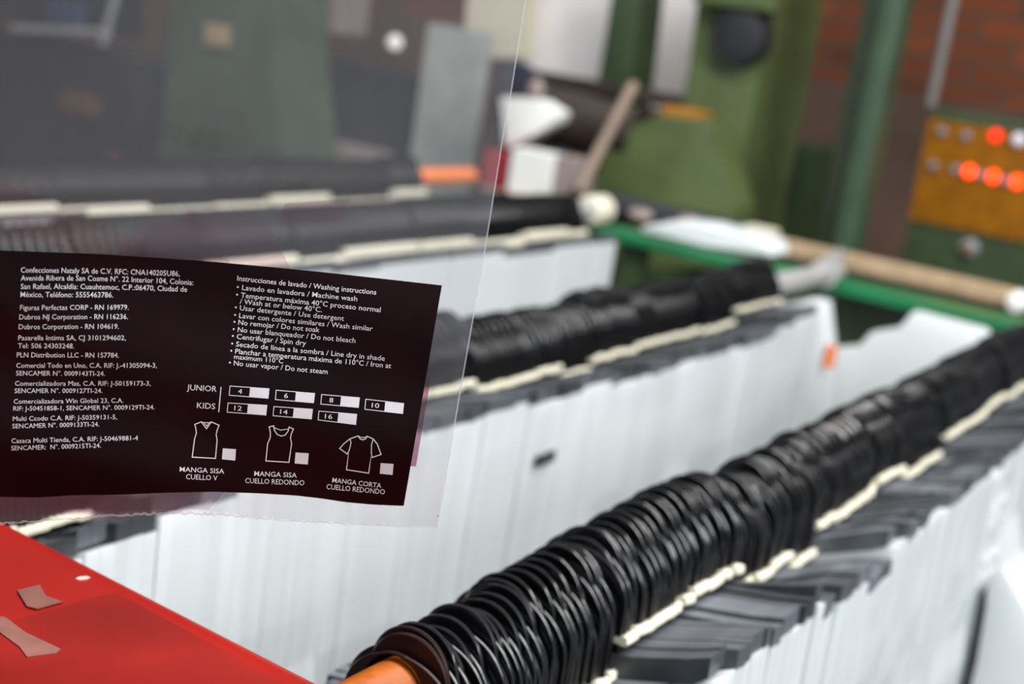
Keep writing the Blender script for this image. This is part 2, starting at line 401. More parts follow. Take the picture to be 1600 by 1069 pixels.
red_patch('overlay_sheet', [(-260, 1020), (0, 975), (60, 958), (130, 938), (180, 926), (260, 968), (380, 1032), (470, 1082), (620, 1168), (300, 1500), (-300, 1500)], .0005, RED2, 'second red sheet lapped over the panel', .0005)
red_patch('tape_strip', [(27, 922), (62, 914), (72, 931), (98, 940), (58, 951), (42, 947)], .0011, TAPE, 'yellowed strip of clear tape')
red_patch('tape_strip', [(-8, 962), (8, 964), (40, 988), (95, 1014), (88, 1020), (42, 1026), (30, 1010), (-8, 982)], .0011, TAPE, 'long yellowed strip of clear tape')
red_patch('white_spot', [(118, 904), (124, 901), (135, 900), (141, 902), (135, 905), (124, 906)], .0006, WHITEP, 'white spot')  # small pale spot near the edge of the red sheet
bm = bmesh.new()
for x in (-.5, .3):
    for y in (-.45, .15): add_box(bm, (x, y, -(H - .305)), (x + .05, y + .05, -.028))
k = 0
for x in (-.5, .3):
    for y in (-.45, .15):
        b2 = bmesh.new(); add_box(b2, (x, y, -(H - .305)), (x + .05, y + .05, -.028)); link('leg', to_mesh(b2, 'leg', GREEND), e)
bm.free()

# ------------------------------------------------------------------ rack rails and beam at the far end
def post_box(name, lo, hi, m, parent, bev=.003):
    bm = bmesh.new(); add_box(bm, lo, hi); return link(name, to_mesh(bm, name, m, bevel=bev), parent)
zr = H - .336 - RODR
e = empty('green_rail', (-.7, 2.37, 0), 'emerald green painted metal rail under the far ends of the bag rods', 'rail')
post_box('rail', (-.50, -.045, zr - .018), (1.0, .055, zr - .0005), RAILG, e)
post_box('apron', (-.05, .02, zr - .40), (.42, .03, zr - .0185), GREEND, e, .002)
post_box('leg', (-.45, -.02, 0), (-.41, .02, zr - .0185), GREEND, e)
post_box('leg', (.70, -.02, 0), (.74, .02, zr - .0185), GREEND, e)
p0 = at(1205, 372, 2.62); zt = p0.z
e = empty('timber_beam', (p0.x, 2.62, zt), 'tan timber beam running behind the green rail', 'beam')
post_box('beam', (0, 0, -.028), (1.3, .05, 0), TAN, e)
post_box('underside_shade', (.02, .006, -.050), (1.3, .044, -.0285), BROWN, e)  # dark strip standing for the shadow under the beam
post_box('leg', (.05, .005, -zt), (.10, .045, -.051), GREEND, e); post_box('leg', (1.15, .005, -zt), (1.20, .045, -.051), GREEND, e)
bm = bmesh.new(); add_box(bm, (-.065, -.012, -.030), (-.002, .056, .014)); o = link('end_cap', to_mesh(bm, 'end_cap', CREAM, bevel=.008), e); o['label'] = 'cream white end cap'
q = at(1590, 472, 2.60)
bm = bmesh.new(); add_lathe(bm, (q.x, 2.585, q.z), (0, 1, 0), [(0, .012), (.003, .018), (.03, .019), (.034, .014)], 24)
tag(link('roller_cap', to_mesh(bm, 'roller_cap', WHITEC, True)), 'small bright white round cap at the right end of the timber beam', 'cap')
p = Vector((R2[0], 2.28, R2[1])) - rod2.location; q = at(1311, 397, 2.58) - rod2.location
bm = bmesh.new(); add_cyl(bm, p, q, .024, .011, 20); link('tapered_tip', to_mesh(bm, 'tapered_tip', STEEL, True), rod2)

# white bags lying past the rail and between the rods
def blob(name, px, py, t, rx, ry, rz, m, label, cat, seed=1, amp=.18, group=None, down=0):
    p = at(px, py, t); bm = bmesh.new(); add_blob(bm, (0, 0, 0), rx, ry, rz, seed, amp)
    return tag(link(name, to_mesh(bm, name, m, True), loc=p), label, cat, group)
def crumple(name, pts, t, depth, m, label, cat, seed=0, parent=None, bev=.006):
    """A slab with an outline measured on the plane y = t and real depth."""
    P = [at(x, y, t) for x, y in pts]; o = P[0]
    bm = bmesh.new(); add_prism(bm, [(p.x - o.x, p.z - o.z) for p in P], 0, depth)
    me = to_mesh(bm, name, m, True, bevel=bev)
    ob = link(name, me, loc=o)
    return tag(ob, label, cat)
crumple('white_bag_pile', [(1000, 354), (1050, 345), (1100, 350), (1150, 366), (1198, 378), (1206, 402), (1100, 384), (1000, 364)], 2.345, .10, BODY, 'flat heap of white plastic bags lying on the green rail left of the timber beam', 'bags', bev=.008)
crumple('loose_bag', [(1342, 545), (1359, 520), (1406, 516), (1424, 488), (1535, 517), (1560, 560), (1530, 700), (1292, 700), (1296, 545)], 2.235, .04, BODY, 'white bag sticking up under the green rail beside the nearest row', 'bag', bev=.003)
crumple('loose_bag', [(1196, 480), (1262, 468), (1284, 474), (1292, 545), (1286, 560), (1284, 700), (1190, 660)], 2.17, .05, BODY, 'white bag hanging below the far end of the second row', 'bag', bev=.003)
p = at(1297, 560, 2.165); bm = bmesh.new(); add_box(bm, (-.008, -.003, -.016), (.008, 0, .022))
tag(link('orange_tag', to_mesh(bm, 'orange_tag', ORANGER, bevel=.001), loc=p), 'small orange tag on the white bag below the green rail', 'tag')

# ------------------------------------------------------------------ machines at the back
def px_box(x0, y0, x1, y1, t):
    xm, ym = (x0 + x1) / 2, (y0 + y1) / 2
    return at(x0, ym, t).x, at(x1, ym, t).x, at(xm, y1, t).z, at(xm, y0, t).z
def block(name, x0, y0, x1, y1, t, depth, m, label=None, cat=None, parent=None, bev=.006, floor=False, top=None):
    xa, xb, za, zb = px_box(x0, y0, x1, y1, t)
    if floor: za = 0
    if top: zb = top
    o = Vector(((xa + xb) / 2, t, za))
    bm = bmesh.new(); add_box(bm, (xa - o.x, 0, 0), (xb - o.x, depth, zb - za))
    me = to_mesh(bm, name, m, bevel=bev)
    ob = link(name, me, parent, (o - parent.location) if parent else o)
    if cat: tag(ob, label, cat)
    elif label: ob['label'] = label
    return ob
def poly(name, pts, t, depth, m, parent, label=None, bev=.006):
    P = [at(x, y, t) for x, y in pts]; o = P[0]
    bm = bmesh.new(); add_prism(bm, [(q.x - o.x, q.z - o.z) for q in P], 0, depth)
    ob = link(name, to_mesh(bm, name, m, True, bevel=bev), parent, o - parent.location)
    if label: ob['label'] = label
    return ob
base = at(1060, 330, 3.2); base.z = 0
mach = empty('green_machine', base, 'big green painted press machine with pale openings behind the rods', 'machine')
poly('column', [(1097, -60), (1212, -60), (1208, 0), (1148, 322), (1140, 420), (1050, 420), (1068, 160)], 3.20, .34, GREEN, mach)
poly('housing', [(915, 325), (930, 285), (950, 226), (985, 198), (1028, 180), (1108, 188), (1148, 322), (1140, 420), (905, 420)], 3.06, .13, GREEN, mach)
poly('frame_post', [(962, -60), (1010, -60), (1003, 0), (985, 150), (975, 250), (925, 250), (934, 130), (955, 0)], 3.26, .12, GREEND, mach)
block('crossbar', 815, 128, 1075, 150, 3.24, .02, BROWN, parent=mach)
block('plinth', 900, 420, 1150, 560, 3.06, .5, GREEND, parent=mach, floor=True)
o = block('orange_ledge', 1032, 168, 1092, 187, 3.10, .08, ORANGE, parent=mach); o['label'] = 'orange painted ledge'
bm = bmesh.new(); pm = at(1150, 55, 3.14); add_lathe(bm, (0, 0, 0), (0, 1, 0), [(0, .035), (.008, .065), (.05, .07), (.056, .07)], 28)
o = link('motor', to_mesh(bm, 'motor', DARK, True), mach, pm - Vector((0, 0, 0)) - mach.location); o['label'] = 'round black motor'
block('upper_brace', 1085, -60, 1215, 12, 3.13, .06, GREEN, parent=mach)
bm = bmesh.new(); pa = at(790, 165, 3.12); pb = at(1000, 205, 3.12); pb.z = pa.z - .015
add_cyl(bm, pa - mach.location, pb - mach.location, .072, None, 32); o = link('roller', to_mesh(bm, 'roller', BROWN, True), mach); o['label'] = 'dark brown rubber roller'
def board(name, pts, t, m, label):
    P = [at(x, y, t) for x, y in pts]; o = P[0]
    bm = bmesh.new(); add_prism(bm, [(q.x - o.x, q.z - o.z) for q in P], 0, .012)
    return tag(link(name, to_mesh(bm, name, m, bevel=.002), loc=o), label, 'board')
board('pale_board', [(812, -70), (985, -70), (975, 20), (950, 140), (800, 118)], 3.52, PALE, 'pale lavender grey board behind the dark green frame post at left')
board('pale_board', [(1003, -70), (1120, -70), (1105, 0), (1070, 180), (985, 165)], 3.50, PALE, 'pale lavender grey board between the frame post and the green column')
board('cream_board', [(735, -70), (842, -70), (828, 90), (722, 92)], 3.45, PALEY, 'cream coloured board beside the right edge of the clear film')

# table with odds and ends left of the machine
xa, xb = at(735, 290, 2.78).x, at(912, 300, 2.78).x
tz = at(850, 318, 2.78).z
e = empty('side_table', (-2.0, 2.9, 0), 'dark side table under the white box and cloth', 'table')
post_box('table_top', (xa + 2.0, -.10, tz - .04), (xb + 2.0, .14, tz), DARK, e)
for lx in (xa + 2.01, xb + 1.94):
    for ly in (-.09, .09): post_box('leg', (lx, ly, 0), (lx + .04, ly + .04, tz - .041), DARK, e)
def on_table(name, x0, y0, x1, t, depth, m, label, cat, bev=.004):
    xa_, xb_, _, zb_ = px_box(x0, y0, x1, y0 + 10, t)
    bm = bmesh.new(); add_box(bm, (xa_ - (xa_ + xb_) / 2, 0, 0), (xb_ - (xa_ + xb_) / 2, depth, zb_ - tz))
    return tag(link(name, to_mesh(bm, name, m, bevel=bev), loc=((xa_ + xb_) / 2, t, tz + .0005)), label, cat)
on_table('white_box', 799, 236, 866, 2.82, .07, WHITEC, 'white box standing in front of the dark roller', 'box')
on_table('cardboard_box', 868, 246, 908, 2.83, .08, CARD, 'grey brown cardboard box right of the white box', 'box')
on_table('red_box', 755, 238, 796, 2.84, .08, PINKC, 'dark red box at the edge of the clear film', 'box')
on_table('wood_block', 745, 300, 822, 2.795, .02, TAN, 'tan wood block lying in front of the red and white boxes', 'block', .003)
crumple('white_cloth', [(780, 150), (812, 158), (842, 154), (876, 176), (868, 192), (835, 210), (812, 224), (786, 232)], 2.90, .06, WHITEC, 'white crumpled cloth with a pointed end above the white box', 'cloth', bev=.010)
crumple('navy_cloth', [(775, 95), (812, 98), (842, 140), (850, 160), (820, 175), (800, 240), (870, 230), (880, 242), (770, 250)], 2.98, .05, NAVY, 'dark navy cloth hanging behind the white crumpled cloth', 'cloth', bev=.010)
blob('grey_cup', 838, 140, 2.92, .020, .020, .026, CARD, 'small grey cup shape above the white crumpled cloth', 'cup', 3, .05)
p = at(990, 132, 2.98); q = at(903, 300, 2.80); bm = bmesh.new(); add_cyl(bm, p, q, .013, .014, 16)
tag(link('wooden_stick', to_mesh(bm, 'wooden_stick', STICKW, True)), 'greyed wooden stick leaning against the green machine', 'stick')
# black hoses / rollers lying in front of the machine
p = at(940, 318, 2.80); q = at(1190, 352, 2.80); q.z = p.z - .004
bm = bmesh.new(); add_cyl(bm, p, q, .030, None, 24); br = tag(link('black_roller', to_mesh(bm, 'black_roller', DARK, True)), 'black rubber covered roller lying across the foot of the green machine', 'roller')
for x, y, t, rx in ((1000, 336, 2.755, .028), (1078, 348, 2.752, .034)):
    p = at(x, y, t); bm = bmesh.new(); add_blob(bm, p, rx, .02, .014, x, .1); link('grey_clamp', to_mesh(bm, 'grey_clamp', CARD, True), br)

# ---- post, conduit, control box on the right
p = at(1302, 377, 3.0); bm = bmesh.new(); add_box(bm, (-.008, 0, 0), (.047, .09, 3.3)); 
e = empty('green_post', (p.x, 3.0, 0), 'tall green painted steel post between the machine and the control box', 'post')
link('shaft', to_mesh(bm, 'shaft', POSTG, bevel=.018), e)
bm = bmesh.new(); add_box(bm, (-.047, .02, 0), (-.0085, .09, 3.3)); link('shaded_side', to_mesh(bm, 'shaded_side', POSTSHADE, bevel=.004), e)['label'] = 'unlit side of the post, shade painted darker green'  # unlit half of the post, its shade put into a darker green
bm = bmesh.new(); add_box(bm, (-.09, -.04, 0), (.09, .13, .012)); link('foot_plate', to_mesh(bm, 'foot_plate', GREEND), e)
xl = at(1432, 290, 3.3).x; zt = at(1440, 166, 3.3).z; zb = at(1420, 520, 3.3).z
cb = empty('control_box', (xl + .25, 3.3, 0), 'dark green control cabinet with an amber button panel and red pilot lights', 'control box')
post_box('cabinet', (-.25, 0, zb), (.25, .22, zt), GREEND, cb, .006)
post_box('pedestal', (-.10, .05, 0), (.10, .17, zb - .001), GREEND, cb, .006)
tl = at(1450, 184, 3.3); bl = at(1412, 340, 3.3)
post_box('button_panel', (bl.x + .012 - xl - .25, -.006, bl.z), (.235, -.0005, tl.z), YELLOW, cb, .001)['label'] = 'amber yellow button panel'
LR = emit('lit_red_lamp', (1, .055, .008), 3.4); LR2 = emit('lit_deep_red_lamp', (1, .02, .008), 2.0); LW = mat('white_lamp_cap', (.75, .72, .80), .3)
def lamp(px, py, m, nm, rad=.0105):
    p = at(px, py, 3.294) - cb.location; bm = bmesh.new()
    add_lathe(bm, p, (0, -1, 0), [(0, rad * 1.25), (.003, rad * 1.25), (.0032, rad), (.010, rad), (.014, rad * .6)], 20)
    return link(nm, to_mesh(bm, nm, m, True), cb)
for x, y in ((1515, 268), (1552, 276), (1589, 284)): lamp(x, y, LR, 'pilot_light')['label'] = 'glowing orange red pilot light'
lamp(1556, 212, LR2, 'pilot_light')['label'] = 'glowing red pilot light'
lamp(1592, 219, LW, 'push_button', .012)['label'] = 'white push button'
for x, y in ((1472, 206), (1510, 213), (1458, 259), (1493, 265), (1533, 274), (1571, 283)): lamp(x, y, BTN, 'push_button', .009)
p = at(1515, 388, 3.3) - cb.location; bm = bmesh.new(); add_lathe(bm, p, (0, -1, 0), [(0, .021), (.004, .022), (.006, .018), (.02, .016), (.024, .010)], 24)
kn = link('switch_knob', to_mesh(bm, 'switch_knob', BTN, True), cb); kn['label'] = 'grey switch knob with amber centre'
bm = bmesh.new(); add_lathe(bm, p + Vector((0, -.0242, 0)), (0, -1, 0), [(0, .010), (.004, .009)], 20); link('knob_centre', to_mesh(bm, 'knob_centre', YELLOW, True), kn)
p = at(1454, 164, 3.42); bm = bmesh.new(); add_cyl(bm, (p.x, 3.42, zt + .001), (p.x, 3.42, 3.3), .0135, None, 20)
tag(link('conduit', to_mesh(bm, 'conduit', CONDUIT, True)), 'grey conduit pipe rising from the control cabinet along the brick wall', 'pipe')
# dark motor by the foot of the machine (right)
mo = blob('dark_motor', 1212, 268, 3.62, .045, .05, .10, DARK, 'dark motor shape between the green machine and the post', 'motor', 7, .12)
bm = bmesh.new(); pq = at(1178, 268, 3.55); add_lathe(bm, (pq.x, pq.y + .05, pq.z), (0, -1, 0), [(0, .012), (.045, .012), (.01, .013), (.014, .008)], 18)
link('steel_hub', to_mesh(bm, 'steel_hub', STEEL, True), mo, -mo.location)
block('low_green_cabinet', 1205, 225, 1292, 420, 3.75, .3, GREEND, 'dark green cabinet low behind the steel post', 'cabinet', floor=True)

# ---- things seen through the film
e = empty('second_press', (at(330, 200, 3.1).x, 3.1, 0), 'green press column seen through the clear film', 'machine')
poly('column', [(270, -80), (430, -80), (420, 60), (440, 265), (470, 275), (470, 420), (240, 420), (244, 272), (252, 200)], 3.1, .25, GREENF, e)
block('dial', 318, 38, 356, 72, 3.085, .012, TAN, parent=e)
block('plinth', 245, 415, 470, 520, 3.1, .25, GREEND, parent=e, floor=True)
e = empty('dark_machine', (at(110, 200, 3.0).x, 3.0, 0), 'dark machine with pipes at the far left seen through the film', 'machine')
block('body', -120, 60, 205, 330, 3.0, .3, DARK, parent=e, floor=True)
block('upper_tray', -80, -60, 150, 36, 3.05, .2, DARK, parent=e)
p = at(20, 45, 2.95) - e.location; q = at(170, 52, 2.95) - e.location
bm = bmesh.new(); add_cyl(bm, p, q, .012, None, 16); link('pipe', to_mesh(bm, 'pipe', STEEL, True), e)
p = at(160, 70, 2.95) - e.location; q = at(196, -60, 2.95) - e.location
bm = bmesh.new(); add_cyl(bm, p, q, .010, None, 16); link('pipe', to_mesh(bm, 'pipe', STEEL, True), e)
block('blue_cover', 72, 0, 118, 40, 2.96, .05, BLUEC, parent=e); block('rust_plate', 92, 145, 152, 178, 2.985, .014, mat('rusty_brown', (.12, .06, .035), .7), parent=e); block('red_knob', 166, 236, 184, 262, 2.985, .014, mat('dull_red', (.12, .03, .035), .6), parent=e)
block('tan_carton', 440, -60, 532, 46, 3.42, .15, CARD, 'tan carton high up behind the film, beside the green press', 'carton')
e = empty('dark_cabinet', (at(520, 300, 3.38).x, 3.38, 0), 'dark cabinet behind the film between press and grey panel', 'cabinet')
block('body', 405, 95, 640, 330, 3.38, .2, DARK, parent=e, floor=True)
block('greige_box', 505, 226, 610, 256, 3.365, .0145, CARD, parent=e)['label'] = 'greige box'  # a greige box, placed as a thin block on the cabinet front
block('grey_screen', 648, 40, 745, 330, 3.3, .03, mat('grey_green_board', (.36, .37, .34), .6), 'grey upright screen behind the right part of the film', 'screen', floor=True)
bm = bmesh.new(); p = at(617, 66, 3.2); add_blob(bm, (0, 0, 0), .021, .021, .021, 2, .02)
e = tag(link('white_bulb', to_mesh(bm, 'white_bulb', emit('lit_bulb', (1, .90, .88), .65), True), loc=p), 'round white glowing bulb seen through the film', 'bulb')
bm = bmesh.new(); add_cyl(bm, (0, 0, .019), (0, 0, 3.4 - p.z), .004, None, 8); link('cord', to_mesh(bm, 'cord', DARK), e)

# ------------------------------------------------------------------ clear bag held up in front
ZF = .622
nv = Vector((-ray(400, 560).x, -ray(400, 560).y, 0)).normalized()        # upright sheet that faces the camera
P0 = CAMP + ray(400, 600) * ZF
def film_pt(px, py, off=0):
    d = ray(px, py); k = (P0 - CAMP).dot(nv) / d.dot(nv)
    bul = .0035 * math.sin(px * .0065 + .7) + .002 * math.sin(py * .010 + px * .003) + .0012 * math.sin(py * .03 - px * .011) * (1 if py > 300 else .6)
    if py > 690: bul -= ((py - 690) / 140) ** 2 * .006
    d2 = d.normalized()
    return CAMP + d * k - d2 * (bul + off)
bag = empty('printed_bag', film_pt(400, 0), 'clear plastic bag with a printed maroon label hanging close in front', 'plastic bag')
BL = bag.location.copy()
FILM = film('clear_film_front', .050, bump=.35, gloss=.6); FILM2 = film('clear_film_back', .045, tint=(.95, .95, .96), bump=.25, gloss=.4)
LABEL = mat('maroon_black_ink', (.0060, .0012, .0017), .35, var=.35, scale=22, spec=.10)
MAG = film('thin_magenta_ink', .30, tint=(.70, .32, .45), hazecol=(.12, .010, .03), bump=.1, gloss=.5)
PINK = film('faint_pink_reflection', .06, tint=(.93, .80, .86), hazecol=(.42, .14, .20), bump=.1, gloss=.15)  # pink tint standing for the red worktop's reflection in the film
INK = mat('white_ink', (.50, .49, .50), .5, var=.12, scale=40)
SEAM = film('film_seam', .40, bump=.1)
def sheet(name, xl, xr, yt, yb, nx, ny, off, m, parent, smooth=True):
    """Grid between left/right edge functions of y and top/bottom edge functions of s (0..1 across)."""
    bm = bmesh.new(); g = []
    for j in range(ny + 1):
        row = []
        for i in range(nx + 1):
            s = i / nx; x0 = xl(0), xr(0)
            yy = yt(s) + (yb(s) - yt(s)) * j / ny
            x = xl(yy) + (xr(yy) - xl(yy)) * s
            row.append(bm.verts.new(film_pt(x, yy, off) - BL))
        g.append(row)
    for j in range(ny):
        for i in range(nx): bm.faces.new((g[j][i], g[j][i + 1], g[j + 1][i + 1], g[j + 1][i]))
    return link(name, to_mesh(bm, name, m, smooth), parent)
def interp(tab):
    def f(v):
        for (a, b), (c, d) in zip(tab, tab[1:]):
            if v <= c or (c, d) == tab[-1]:
                k = (v - a) / (c - a); return b + (d - b) * k
    return f
def sm(tab):                                    # smooth (cosine) interpolation
    def f(v):
        if v <= tab[0][0]: return tab[0][1]
        for (a, b), (c, d) in zip(tab, tab[1:]):
            if v <= c:
                k = (v - a) / (c - a); k = k * k * (3 - 2 * k); return b + (d - b) * k
        return tab[-1][1]
    return f
redge = interp([(-220, 852), (0, 822), (140, 800), (200, 789), (400, 757), (600, 722), (825, 683.5), (900, 672)])
rj = random.Random(2); jag = [rj.uniform(-1.6, 1.6) for _ in range(400)]
bot0 = interp([(-.3, 822), (0, 819), (.1, 815), (.24, 807), (.38, 803), (.5, 805), (.62, 813), (.8, 820), (1.0, 826.5)])
def bot(s): return bot0(s) + jag[int(max(0, s) * 199)] * (1 if s < .62 else .4)
XL = lambda y: -260
def sx(s): return (-260 + (684 + 260) * s) / 684
sheet('front_film', XL, redge, lambda s: -200, lambda s: bot(sx(s)), 150, 60, 0, FILM, bag)
bf = sheet('back_film', XL, lambda y: redge(y) - 2, lambda s: -200, lambda s: bot(sx(s)) - 3.5 + 1.5 * math.sin(9 * s), 90, 50, -.0045, FILM2, bag)
# torn lower edge and side weld as thin strips
sheet('torn_edge', XL, lambda y: 640, lambda s: bot((-260 + 900 * s) / 684) - 1.0 - 2.2 * abs(jag[int(s * 180)]) * (.5 if s > .75 else 1), lambda s: bot((-260 + 900 * s) / 684) + .6, 180, 1, .0003, SEAM, bag)['label'] = 'white torn lower edge'
sheet('side_weld', lambda y: redge(y) - 2.2, lambda y: redge(y) + .3, lambda s: -200, lambda s: 826, 1, 80, .0003, SEAM, bag)
# printed label
ltop = sm([(-260, 388), (0, 391.5), (150, 397), (330, 409), (500, 425), (690, 446)]); ltop = interp([(-260, 384), (0, 391.5), (150, 397), (330, 409), (500, 425), (690.5, 446)])
lbot = interp([(-260, 776), (-60, 775), (0, 776.5), (60, 777.5), (110, 774), (190, 773), (260, 770), (330, 768.5), (400, 771), (460, 774.5), (500, 779), (540, 785), (580, 788.5), (610, 790), (631, 790.5)])
lred = interp([(380, 701), (446, 690.5), (790, 631), (820, 626)])
lab = sheet('printed_label', XL, lred, lambda s: ltop(-260 + 950.5 * s), lambda s: lbot(-260 + 891 * s), 120, 50, .0004, LABEL, bag)
lab['label'] = 'maroon black printed label'
sheet('back_label', lambda y: 560, interp([(580, 675), (729, 650)]), lambda s: 590, lambda s: 729 - 3 * (1 - s), 12, 12, -.0040, MAG, bag)['label'] = 'magenta back print showing past the label'
for k, (xr, o) in enumerate(((210, 0), (300, .0003), (350, .0006))):  # worktop reflection painted as pink sheets on the back film
    sheet('pink_reflection', XL, lambda y, xr=xr: xr - (y - 770) * .9, lambda s: 745, lambda s: 801 + 5 * math.sin(3 * s + k), 40, 8, -.0042 - o, PINK, bag)['label'] = 'pale pink reflection painted below the label'
for k, (xl, xr, o) in enumerate(((238, 330, 0), (215, 420, .0003))):  # the same reflection, painted as pink patches above the label
    sheet('pink_reflection', lambda y, xl=xl: xl - (y - 352) * .7, lambda y, xr=xr: xr + (y - 352) * .5, lambda s: 346 - 14 * s + 6 * math.sin(7 * s + k), lambda s: 425, 24, 10, -.0042 - o, PINK, bag)['label'] = 'pale pink reflection painted above the label'
sheet('pink_reflection', lambda y: 440 - (y - 330) * .5, lambda y: 542 - (y - 330) * .3, lambda s: 318 - 8 * s, lambda s: 352 - 6 * s, 12, 6, -.0042, PINK, bag)['label'] = 'pale pink reflection patch painted above the label'
bm = bmesh.new(); pd = film_pt(684.3, 806.5, .0008) - BL; add_cyl(bm, pd, pd - (film_pt(684.3, 806.5, .0008) - CAMP).normalized() * .0004, .00034, None, 10)
link('ink_dot', to_mesh(bm, 'ink_dot', DARK), bag)

# lettering
def glyphs(text, bold):
    cu = bpy.data.curves.new('t', 'FONT'); cu.body = text; cu.size = 1; cu.resolution_u = 2; cu.offset = .004 if bold == 2 else (.002 if bold == 1 else 0)
    o = bpy.data.objects.new('t', cu); COL.objects.link(o)
    dg = bpy.context.evaluated_depsgraph_get(); me = o.evaluated_get(dg).to_mesh()
    V = [v.co.copy() for v in me.vertices]; Fc = [list(p.vertices) for p in me.polygons]
    o.evaluated_get(dg).to_mesh_clear(); bpy.data.objects.remove(o); bpy.data.curves.remove(cu)
    return V, Fc
OFF = .00065
def put_text(bm, text, x0, y0, x1, y1, cap, bold=0, sag=0):
    V, Fc = glyphs(text, bold)
    if not V: return
    xm = min(v.x for v in V); xM = max(v.x for v in V)
    dx, dy = x1 - x0, y1 - y0; L = math.hypot(dx, dy); ca, sa = dx / L, dy / L; k = cap / .70
    # letters lean with the upright of the bag (about 9 degrees)
    ux, uy = sa * .8 + .02, -ca
    vs = []
    for v in V:
        s = (v.x - xm) / (xM - xm)
        X = x0 + dx * s + ux * v.y * k; Y = y0 + dy * s - sag * 4 * s * (1 - s) + uy * v.y * k
        vs.append(bm.verts.new(film_pt(X, Y, OFF) - BL))
    for f in Fc:
        try: bm.faces.new([vs[i] for i in f])
        except ValueError: pass
def put_line(bm, pts, wd, closed=False):
    n = len(pts); segs = n if closed else n - 1
    P = [Vector(p) for p in pts]
    L = []; R = []
    for i in range(n):
        if closed or 0 < i < n - 1: a = (P[i] - P[i - 1]).normalized(); b = (P[(i + 1) % n] - P[i]).normalized()
        elif i == 0: a = b = (P[1] - P[0]).normalized()
        else: a = b = (P[-1] - P[-2]).normalized()
        t = (a + b).normalized(); nn = Vector((-t.y, t.x)); c = max(.5, nn.dot(Vector((-a.y, a.x))))
        L.append(P[i] + nn * wd / 2 / c); R.append(P[i] - nn * wd / 2 / c)
    l = [bm.verts.new(film_pt(p.x, p.y, OFF) - BL) for p in L]; r = [bm.verts.new(film_pt(p.x, p.y, OFF) - BL) for p in R]
    for i in range(segs):
        j = (i + 1) % n; bm.faces.new((l[i], l[j], r[j], r[i]))
def put_quad(bm, q):
    bm.faces.new([bm.verts.new(film_pt(x, y, OFF) - BL) for x, y in q])
def c4(x, y): return (270 + x / 3.5556, 580 + y / 3.5556)

bm = bmesh.new()
for a in [("Confecciones Nataly SA de C.V. RFC: CNA140205U86,", 32.4, 426, 280.8, 431.9, 8.4, 1, 1.2), ("Avenida Ribera de San Cosme N°. 22 Interior 104, Colonia:", 32.4, 438.7, 302, 445.7, 8.4, 1, 2.6),
          ("San Rafael, Alcaldía: Cuauhtemoc, C.P.:06470, Ciudad de", 32.4, 451.8, 292.2, 456.2, 8.4, 1, 1.6), ("México, Teléfono: 5555463786.", 32, 464.3, 176.8, 464.9, 8.4, 1, 0),
          ("Figuras Perfectas CORP - RN 169979.", 31.3, 484.6, 200.9, 484, 8, 0, 0), ("Dubros NJ Corporation - RN 116236.", 30.2, 499.3, 199.6, 498.6, 8, 0, 0), ("Dubros Corporation - RN 104619.", 29.3, 514.6, 185.6, 513.9, 8, 0, 0),
          ("Pasarella Intima SA, CJ 3101294602,", 28.5, 531.7, 196.5, 531.7, 7.8, 0, 0), ("Tel: 506 24303248.", 28, 544.1, 115.6, 544.6, 7.8, 0, 0), ("PLN Distribution LLC - RN 157784.", 26.3, 558.4, 185.6, 559, 7.8, 0, 0),
          ("Comercial Todo en Uno, C.A. RIF: J.-41305094-3,", 25.4, 574.8, 245, 574.8, 7.6, 0, 0), ("SENCAMER N°. 0009143TI-24.", 25, 586.8, 163.7, 587.5, 7.4, 0, 0), ("Comercializadora Mas, C.A. RIF: J-50159173-3,", 23.4, 602.8, 235.3, 602.8, 7.4, 0, 0),
          ("SENCAMER N°. 0009127TI-24.", 22.8, 614.2, 159.8, 614.2, 7.3, 0, 0), ("Comercializadora Win Global 23, C.A.", 21.4, 631, 192.6, 629.3, 7.3, 0, 0), ("RIF: J-50451858-1, SENCAMER N°. 0009129TI-24.", 20.8, 642, 241.4, 639.8, 7.2, 0, 0),
          ("Multi Ccodo C.A. RIF: J-50359131-5,", 20.1, 658, 182.8, 655.2, 7.3, 0, 0), ("SENCAMER N°. 0009133TI-24.", 19.3, 669.6, 155, 666.3, 7.2, 0, 0),
          ("Casaca Multi Tienda, C.A. RIF: J-50469881-4", 17.9, 692.6, 215.6, 688, 7.4, 0, 0), ("SENCAMER:  N°. 0009215TI-24.", 17.5, 704, 157.6, 699.6, 7.2, 0, 0)]: put_text(bm, *a)
link('address_lettering', to_mesh(bm, 'address_lettering', INK), lab)
bm = bmesh.new()
for a in [("Instrucciones de lavado / Washing instructions", 370.4, 438.5, 587.6, 460.6, 8, 2), ("• Lavado en lavadora / Machine wash", 369.7, 452.3, 557.9, 470.8, 8, 1), ("• Temperatura máxima 40°C proceso normal", 368.5, 464.2, 594.3, 488, 8, 2),
          ("/ Wash at or below 40°C.", 374.5, 474.6, 502.8, 488, 8, 1), ("• Usar detergente / Use detergent", 366.6, 484.1, 537.2, 501.5, 8, 0), ("• Lavar con colores similares / Wash similar", 365.4, 496, 581.9, 517.4, 8, 0),
          ("• No remojar / Do not soak", 364.5, 506.7, 498.7, 519.3, 8, 0), ("• No usar blanqueador / Do not bleach", 363.3, 518.1, 555, 536, 8, 0), ("• Centrifugar / Spin dry", 361.9, 528.8, 477.8, 540.2, 8, 0),
          ("• Secado de línea a la sombra / Line dry in shade", 360.9, 540.7, 600.9, 564, 8, 0), ("• Planchar a temperatura máxima de 110°C / Iron at", 359.5, 551.9, 610.9, 575.6, 8, 1), ("maximum 110°C", 365.4, 560.9, 442.2, 568, 7.6, 0), ("• No usar vapor / Do not steam", 357.3, 570.4, 511.6, 584.7, 8, 0)]: put_text(bm, *a)
